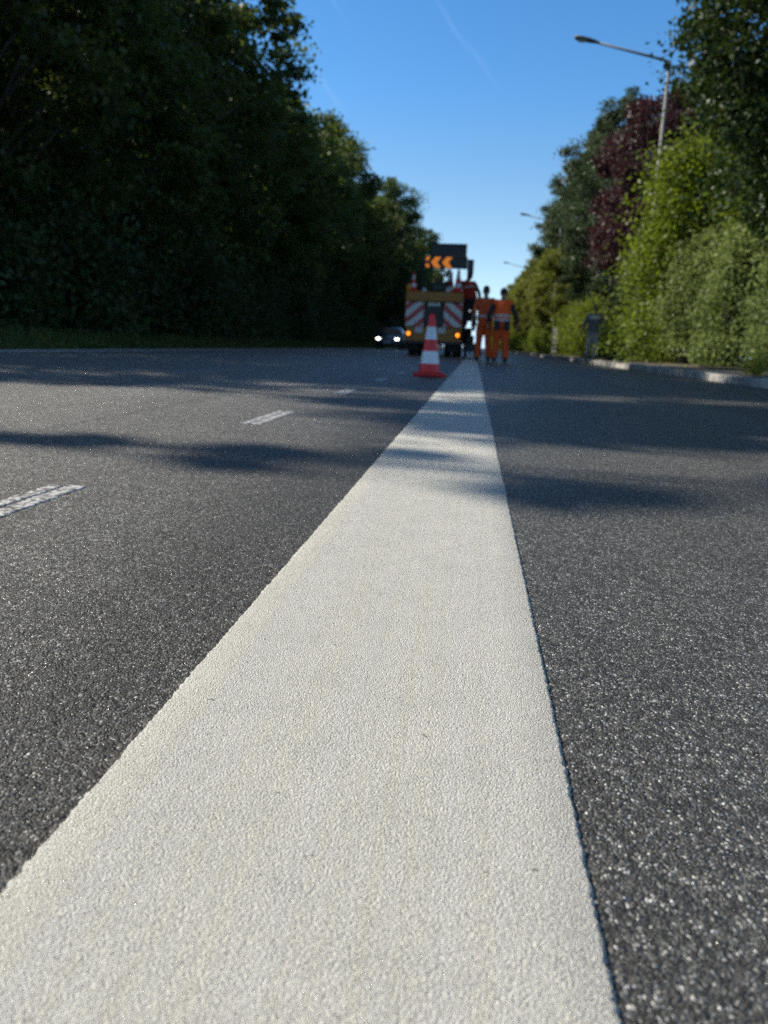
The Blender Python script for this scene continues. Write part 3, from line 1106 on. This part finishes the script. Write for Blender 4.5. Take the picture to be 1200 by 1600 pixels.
# step along the right side and the spray carriage below it
tbox('side_step', (0.985, 0.6, 0.98), (1.42, 2.2, 1.04), M_dsteel, 0.006)
bm = bmesh.new()
tube(bm, [(1.40, 0.7, 1.04), (1.40, 0.7, 2.0), (1.40, 2.1, 2.0), (1.40, 2.1, 1.04)], 0.02, 8)
obj('handrail', bm, M_black, truck)
bm = bmesh.new()
box(bm, (1.02, 1.6, 0.22), (1.55, 2.6, 0.52), 0.03)
box(bm, (1.1, 1.9, 0.521), (1.4, 2.3, 0.80), 0.03)
tube(bm, [(1.3, 1.75, 0.3), (1.3, 1.55, 0.12)], 0.03, 8)
obj('spray_carriage', bm, M_dsteel, truck, False)
wheel(1.12, 1.85, 0.17, 0.09)
wheel(1.48, 1.85, 0.17, 0.09)

c2 = copy_tree(cone)
c2.location = (TX - 0.72, TY + 0.14, 2.20 * 0.93)
c2.scale = (0.86, 0.86, 0.86)
c2.rotation_euler = (0, 0, 0.2)
tag(c2, 'traffic cone riding on the left end of the truck tail beam', 'traffic cone')
c3 = copy_tree(cone)
c3.location = (TX + 0.72, TY + 0.14, 2.20 * 0.93)
c3.scale = (1.1, 1.1, 1.0)
c3.rotation_euler = (0, 0, -0.15)
tag(c3, 'traffic cone on the right end of the truck tail beam beside the worker', 'traffic cone')
for k, (dx_, dz_, lab) in enumerate(((0.34, 0.0, 'lower cone of the red nested pair on the truck bed beside the worker'), (0.34, 0.16, 'upper cone of the red nested pair on the truck bed beside the worker'))):
    cc = copy_tree(cone)
    cc.location = (TX + dx_ + 0.12, TY + 0.75, 1.85 + dz_)
    cc.scale = (1.25, 1.25, 0.95)
    tag(cc, lab, 'traffic cone')
c4 = copy_tree(cone)
c4.location = (0.30, 42.0, 0)
tag(c4, 'tiny far traffic cone on the road ahead of the workers', 'traffic cone')


# ------------------------------------------------------------------ people
M_skin = paint('skin', (0.34, 0.19, 0.13), 0.55, var=0.08)
M_hair = paint('dark_hair', (0.018, 0.014, 0.012), 0.6)
M_orange = paint('orange_cloth', (0.95, 0.105, 0.008), 0.75, var=0.2, scale=10, bump=0.3)
M_orange2 = paint('faded_orange_cloth', (0.62, 0.095, 0.020), 0.8, var=0.25, scale=10, bump=0.3)
M_redvest = paint('red_vest_cloth', (0.42, 0.025, 0.012), 0.8, var=0.2, scale=10, bump=0.3)
M_trouser = paint('orange_trouser_cloth', (0.68, 0.080, 0.010), 0.8, var=0.25, scale=9, bump=0.4)
M_reflect = paint('reflective_tape', (0.52, 0.50, 0.50), 0.35)
M_darkcloth = paint('dark_cloth', (0.02, 0.022, 0.028), 0.85, bump=0.3)
M_greycloth = paint('grey_cloth', (0.15, 0.155, 0.17), 0.85, bump=0.3)
M_palecloth = paint('pale_cloth', (0.70, 0.69, 0.67), 0.8, bump=0.3)
M_palegrey = paint('pale_grey_trousers', (0.36, 0.35, 0.34), 0.85, bump=0.3)
M_shoe = paint('dark_shoe', (0.016, 0.015, 0.015), 0.7)


def hand(bm, wrist, dirv, side):
    """Palm, four bent fingers and a thumb at the end of a forearm."""
    d = Vector(dirv).normalized()
    a = Vector((1, 0, 0))
    a = (a - d * a.dot(d)).normalized()
    b = d.cross(a)
    w = Vector(wrist)
    tube(bm, [w, w + d * 0.04, w + d * 0.09], [0.026, 0.036, 0.036], 10, flat=1.0)
    for k, L in enumerate((0.072, 0.082, 0.076, 0.058)):
        p0 = w + d * 0.085 + b * (0.026 - k * 0.0175)
        p1 = p0 + d * L * 0.5 - a * side * 0.004
        p2 = p1 + d * L * 0.42 - a * side * 0.022
        tube(bm, [p0, p1, p2], [0.0105, 0.0098, 0.008], 6)
    p0 = w + d * 0.03 + b * 0.03
    tube(bm, [p0, p0 + d * 0.035 + b * 0.028, p0 + d * 0.065 + b * 0.034], [0.013, 0.012, 0.009], 6)


def person(loc, rz, pose, look, label):
    """Body as one skin; clothing as its children. Local axes: y forward, x right."""
    root = empty('person', loc, rz)
    tag(root, label, 'person')
    P = {k: Vector(v) for k, v in pose.items()}
    hip, chest, neck, head = P['hip'], P['chest'], P['neck'], P['head']
    sh = {-1: P['shoulder_l'], 1: P['shoulder_r']}
    bm = bmesh.new()
    tube(bm, [hip + Vector((0, 0, -0.06)), hip + Vector((0, 0, 0.08)), hip.lerp(chest, 0.5), chest, neck + Vector((0, 0, -0.05)), neck, head + Vector((0, 0, -0.02))],
         [0.13, 0.155, 0.135, 0.155, 0.09, 0.058, 0.055], 18, flat=0.75)
    ball(bm, head + Vector((0, 0, 0.045)), (0.076, 0.096, 0.112), 20)
    ball(bm, head + Vector((0, 0.035, -0.045)), (0.052, 0.058, 0.052), 14)
    fwd = Vector((0, 1, 0))
    tube(bm, [head + Vector((0, 0.085, 0.05)), head + Vector((0, 0.112, 0.005)), head + Vector((0, 0.09, -0.008))], [0.008, 0.015, 0.012], 8)
    for s in (-1, 1):
        ball(bm, head + Vector((s * 0.077, -0.005, 0.02)), (0.012, 0.022, 0.032), 8)
        ball(bm, head + Vector((s * 0.03, 0.08, 0.045)), (0.017, 0.016, 0.009), 8)
    for s, nm in ((-1, 'l'), (1, 'r')):
        e, w = P['elbow_' + nm], P['wrist_' + nm]
        tube(bm, [chest.lerp(sh[s], 0.5), sh[s], sh[s].lerp(e, 0.5), e, e.lerp(w, 0.4), w], [0.075, 0.062, 0.05, 0.041, 0.04, 0.027], 12)
        hand(bm, w, w - e, s)
        k, a = P['knee_' + nm], P['ankle_' + nm]
        h0 = hip + Vector((s * 0.09, 0, -0.06))
        tube(bm, [h0, h0.lerp(k, 0.5), k, k.lerp(a, 0.35), a], [0.092, 0.078, 0.056, 0.057, 0.036], 12)
        tube(bm, [a + Vector((0, -0.04, -0.05)), a + Vector((0, 0.06, -0.055)), a + Vector((0, 0.15, -0.065))], [0.034, 0.036, 0.024], 8)
    body = remesh(obj('body', bm, M_skin, root), 0.0075, 3)
    # trousers
    bm = bmesh.new()
    tr = look.get('trouser_r', 1.22)
    tube(bm, [hip + Vector((0, 0, -0.10)), hip, hip + Vector((0, 0, 0.13))], [0.165, 0.178, 0.162], 18, flat=0.75)
    for s, nm in ((-1, 'l'), (1, 'r')):
        k, a = P['knee_' + nm], P['ankle_' + nm]
        h0 = hip + Vector((s * 0.09, 0, -0.06))
        tube(bm, [h0, h0.lerp(k, 0.5), k, k.lerp(a, 0.5), a + Vector((0, 0, 0.0))], [0.105 * tr * 0.88, 0.088 * tr, 0.072 * tr, 0.07 * tr, 0.066 * tr], 14)
    trs = remesh(obj('trousers', bm, look['trousers'], root), 0.014, 4)
    # shoes
    for s, nm in ((-1, 'l'), (1, 'r')):
        a = P['ankle_' + nm]
        bm = bmesh.new()
        tube(bm, [a + Vector((0, -0.01, 0.05)), a + Vector((0, -0.015, -0.04))], [0.05, 0.052], 12)
        tube(bm, [a + Vector((0, -0.075, -0.052)), a + Vector((0, 0.02, -0.045)), a + Vector((0, 0.13, -0.055)), a + Vector((0, 0.19, -0.062))], [0.044, 0.05, 0.046, 0.026], 12, flat=0.8)
        remesh(obj('shoe', bm, look.get('shoes', M_shoe), root), 0.012, 2)
    # upper garment
    bm = bmesh.new()
    top = neck + Vector((0, 0, -0.045))
    hem = hip + Vector((0, 0, look.get('hem', 0.0)))
    tube(bm, [hem, hem.lerp(chest, 0.45), chest + Vector((0, 0, -0.06)), chest.lerp(top, 0.55), top], [0.20, 0.185, 0.20, 0.175, 0.085], 22, flat=0.72)
    for s, nm in ((-1, 'l'), (1, 'r')):
        tube(bm, [chest.lerp(sh[s], 0.4) + Vector((0, 0, 0.03)), sh[s] + Vector((-s * 0.01, 0, 0.01)), sh[s].lerp(P['elbow_' + nm], 0.18)], [0.09, 0.078, 0.072], 14)
    remesh(obj(look.get('top_name', 'vest'), bm, look['top'], root), 0.012, 4)
    if look.get('sleeves'):
        for s, nm in ((-1, 'l'), (1, 'r')):
            e, w = P['elbow_' + nm], P['wrist_' + nm]
            bm = bmesh.new()
            end = e.lerp(w, look.get('sleeve_to', 0.95))
            tube(bm, [sh[s], sh[s].lerp(e, 0.5), e, end], [0.07, 0.062, 0.055, 0.044], 12)
            remesh(obj('sleeve', bm, look['sleeves'], root), 0.012, 3)
    for u, wd, rr in look.get('bands', ()):
        c = hem.lerp(chest, u)
        ax = (chest - hem).normalized()
        bm = bmesh.new()
        tube(bm, [c - ax * wd, c + ax * wd], [rr, rr], 28, flat=0.74)
        obj('reflective_band', bm, M_reflect, root)
    if look.get('yoke'):
        c = chest.lerp(top, 0.25)
        ax = (top - chest).normalized()
        bm = bmesh.new()
        tube(bm, [c - ax * 0.04, c + ax * 0.05], [0.206, 0.196], 28, flat=0.74)
        obj('yoke', bm, look['yoke'], root)
    if look.get('pockets'):
        for s, dx_ in ((-1, -0.115), (1, 0.125)):
            bm = bmesh.new()
            box(bm, hip + Vector((dx_ - 0.065, -0.20, -0.16)), hip + Vector((dx_ + 0.065, -0.115, 0.06)), 0.03, 3)
            obj('holster_pocket', bm, M_darkcloth, root)
    # hair or cap
    bm = bmesh.new()
    ball(bm, head + Vector((0, -0.014, 0.072)), (0.085, 0.098, 0.095), 20)
    if look.get('hair_low'):
        ball(bm, head + Vector((0, -0.045, 0.01)), (0.078, 0.062, 0.085), 16)
    if look.get('cap'):
        tube(bm, [head + Vector((0, 0.06, 0.105)), head + Vector((0, 0.17, 0.09))], [0.07, 0.06], 12, flat=0.18)
    obj('cap' if look.get('cap') else 'hair', bm, look.get('hair_mat', M_hair), root)
    if look.get('face'):
        for s in (-1, 1):
            bm = bmesh.new()
            ball(bm, head + Vector((s * 0.031, 0.088, 0.034)), (0.013, 0.009, 0.008), 8)
            obj('eye', bm, M_hair, root)
        bm = bmesh.new()
        ball(bm, head + Vector((0, 0.092, -0.05)), (0.024, 0.008, 0.006), 8)
        obj('mouth', bm, paint('lip', (0.28, 0.09, 0.08), 0.5), root)
    return root


def walk(step=0.12, arm_out=0.05, lean=0.03, up_=0.0):
    return dict(hip=(0, 0, 0.93), chest=(0, lean, 1.33), neck=(0, lean + 0.02, 1.50), head=(0, lean + 0.05, 1.60),
                shoulder_l=(-0.185, lean, 1.41), shoulder_r=(0.185, lean, 1.41),
                elbow_l=(-0.25 - arm_out, lean - 0.06, 1.13), elbow_r=(0.25 + arm_out, lean - 0.02, 1.13),
                wrist_l=(-0.25 - arm_out * 1.2, lean + 0.08, 0.90), wrist_r=(0.27 + arm_out * 1.6, lean + 0.10, 0.90),
                knee_l=(-0.11, step * 0.9, 0.50), ankle_l=(-0.125, step, 0.10),
                knee_r=(0.11, -step * 0.1 + 0.04, 0.49), ankle_r=(0.135, -step, 0.10))


person((0.62, 19.2, 0), 0.0, walk(0.10, 0.06), dict(trousers=M_trouser, top=M_orange, bands=((0.16, 0.028, 0.205), (0.42, 0.028, 0.203)), pockets=True, sleeves=M_darkcloth, sleeve_to=0.75, trouser_r=1.22, cap=False),
       'worker in bright orange vest and orange trousers with dark pockets, seen from behind')
pz = walk(0.05, 0.03)
pz['elbow_r'] = (0.21, 0.04, 1.12)
pz['wrist_r'] = (0.16, 0.22, 0.98)
pa = person((0.22, 19.9, 0), 0.12, pz, dict(trousers=M_trouser, top=M_orange2, bands=((0.25, 0.025, 0.204),), sleeves=M_orange2, sleeve_to=0.05, trouser_r=1.15, hem=0.02),
       'worker in faded orange shirt walking left of the other worker')
pa.scale = (1.03, 1.03, 1.05)
pd = walk(0.10, 0.05)
person((3.86, 26.6, 0.105), math.pi - 0.1, pd, dict(trousers=M_palegrey, top=M_greycloth, top_name='jacket', yoke=M_palecloth, sleeves=M_greycloth, hem=-0.05, face=True, shoes=paint('brown_shoe', (0.07, 0.045, 0.03), 0.7), hair_mat=paint('brown_hair', (0.05, 0.03, 0.02), 0.6)),
       'pedestrian in grey jacket with pale shoulders walking on the right pavement')
tp = walk(0.04, 0.02)
for k in list(tp):
    v = list(tp[k])
    if v[2] > 1.0:                                   # leans to the left over the cones
        v[0] -= (v[2] - 0.95) * 0.22
    tp[k] = tuple(v)
tp['head'] = (-0.06, 0.06, 1.59)
tp['wrist_l'] = (-0.50, 0.10, 1.12)
tp['elbow_l'] = (-0.36, -0.02, 1.17)
pw = person((TX + 1.15, TY + 0.95, 1.04 * 0.93), 0.15, tp, dict(trousers=M_darkcloth, top=M_redvest, bands=((0.9, 0.025, 0.203),), sleeves=paint('mustard_sleeve', (0.13, 0.075, 0.012), 0.85), sleeve_to=0.9),
       'worker in dark red vest standing on the side step of the truck')
pw.scale = (1.16, 1.1, 1.03)

# ------------------------------------------------------------------ oncoming car
car = empty('oncoming_car', (-5.75, 54.0, 0), math.pi)
tag(car, 'blue grey car coming towards us with both headlights lit', 'car')
M_car = paint('blue_grey_car_paint', (0.10, 0.14, 0.22), 0.25, 0.4, var=0.05)
prof = [(2.1, 0.32), (2.15, 0.55), (2.05, 0.74), (1.2, 0.92), (0.95, 0.97), (0.25, 1.40), (-0.3, 1.47), (-1.2, 1.42), (-1.85, 1.02), (-2.1, 0.95), (-2.15, 0.5), (-2.05, 0.3)]
bm = bmesh.new()
prism(bm, prof, 'x', -0.88, 0.88)
bmesh.ops.triangulate(bm, faces=[f for f in bm.faces if len(f.verts) > 4])
for v in bm.verts:
    k = max(0.0, (v.co.z - 0.92) / 0.55)
    v.co.x *= 1 - 0.24 * k
    if abs(v.co.y) > 1.9:
        v.co.x *= 0.90
bmesh.ops.bevel(bm, geom=[e for e in bm.edges if len(e.link_faces) == 2 and e.calc_face_angle(0) > 0.5], offset=0.05, segments=2, affect='EDGES')
body = obj('body', bm, M_car, car)
bm = bmesh.new()
q = [(-0.72, 0.96, 1.0), (0.72, 0.96, 1.0), (0.60, 0.30, 1.40), (-0.60, 0.30, 1.40)]
va = [bm.verts.new((x, y + 0.012, z + 0.012)) for x, y, z in q]
vb = [bm.verts.new((x, y - 0.02, z - 0.02)) for x, y, z in q]
bm.faces.new(va)
bm.faces.new(vb[::-1])
for k in range(4):
    bm.faces.new((va[k], vb[k], vb[(k + 1) % 4], va[(k + 1) % 4]))
obj('windscreen', bm, M_glass, car, False)
bm = bmesh.new()
box(bm, (-0.42, 2.10, 0.40), (0.42, 2.165, 0.60), 0.02)
obj('grille', bm, M_black, car, False)
bm = bmesh.new()
box(bm, (-0.26, 2.168, 0.42), (0.26, 2.18, 0.53), 0.004)
obj('number_plate', bm, M_white, car, False)
for sx in (-1, 1):
    bm = bmesh.new()
    ball(bm, (sx * 0.62, 2.05, 0.66), (0.15, 0.09, 0.09), 16)
    obj('headlight', bm, glow('lit_headlight', (1.0, 0.97, 0.88), 4.0), car)
    bm = bmesh.new()
    ball(bm, (sx * 0.97, 0.75, 1.0), (0.10, 0.06, 0.07), 10)
    obj('mirror', bm, M_black, car)
    for y in (1.3, -1.35):
        wheel(sx * 0.78, y, 0.32, 0.2, car)

# grey gate between the far hedge bushes
gate = empty('garden_gate', (4.75, 47.5, 0.12))
tag(gate, 'grey boarded gate between the far hedge bushes on the right', 'gate')
M_gate = paint('weathered_grey_wood', (0.12, 0.12, 0.125), 0.8)
bm = bmesh.new()
for k in range(9):
    box(bm, (-0.02, -1.5 + k * 0.33, 0.08), (0.02, -1.5 + k * 0.33 + 0.31, 1.6 + 0.03 * math.sin(k)), 0.004)
obj('gate_boards', bm, M_gate, gate, False)
for y in (-1.62, 1.55):
    bm = bmesh.new()
    box(bm, (-0.07, y - 0.07, -0.02), (0.07, y + 0.07, 1.8), 0.015)
    obj('gate_post', bm, M_gate, gate, False)
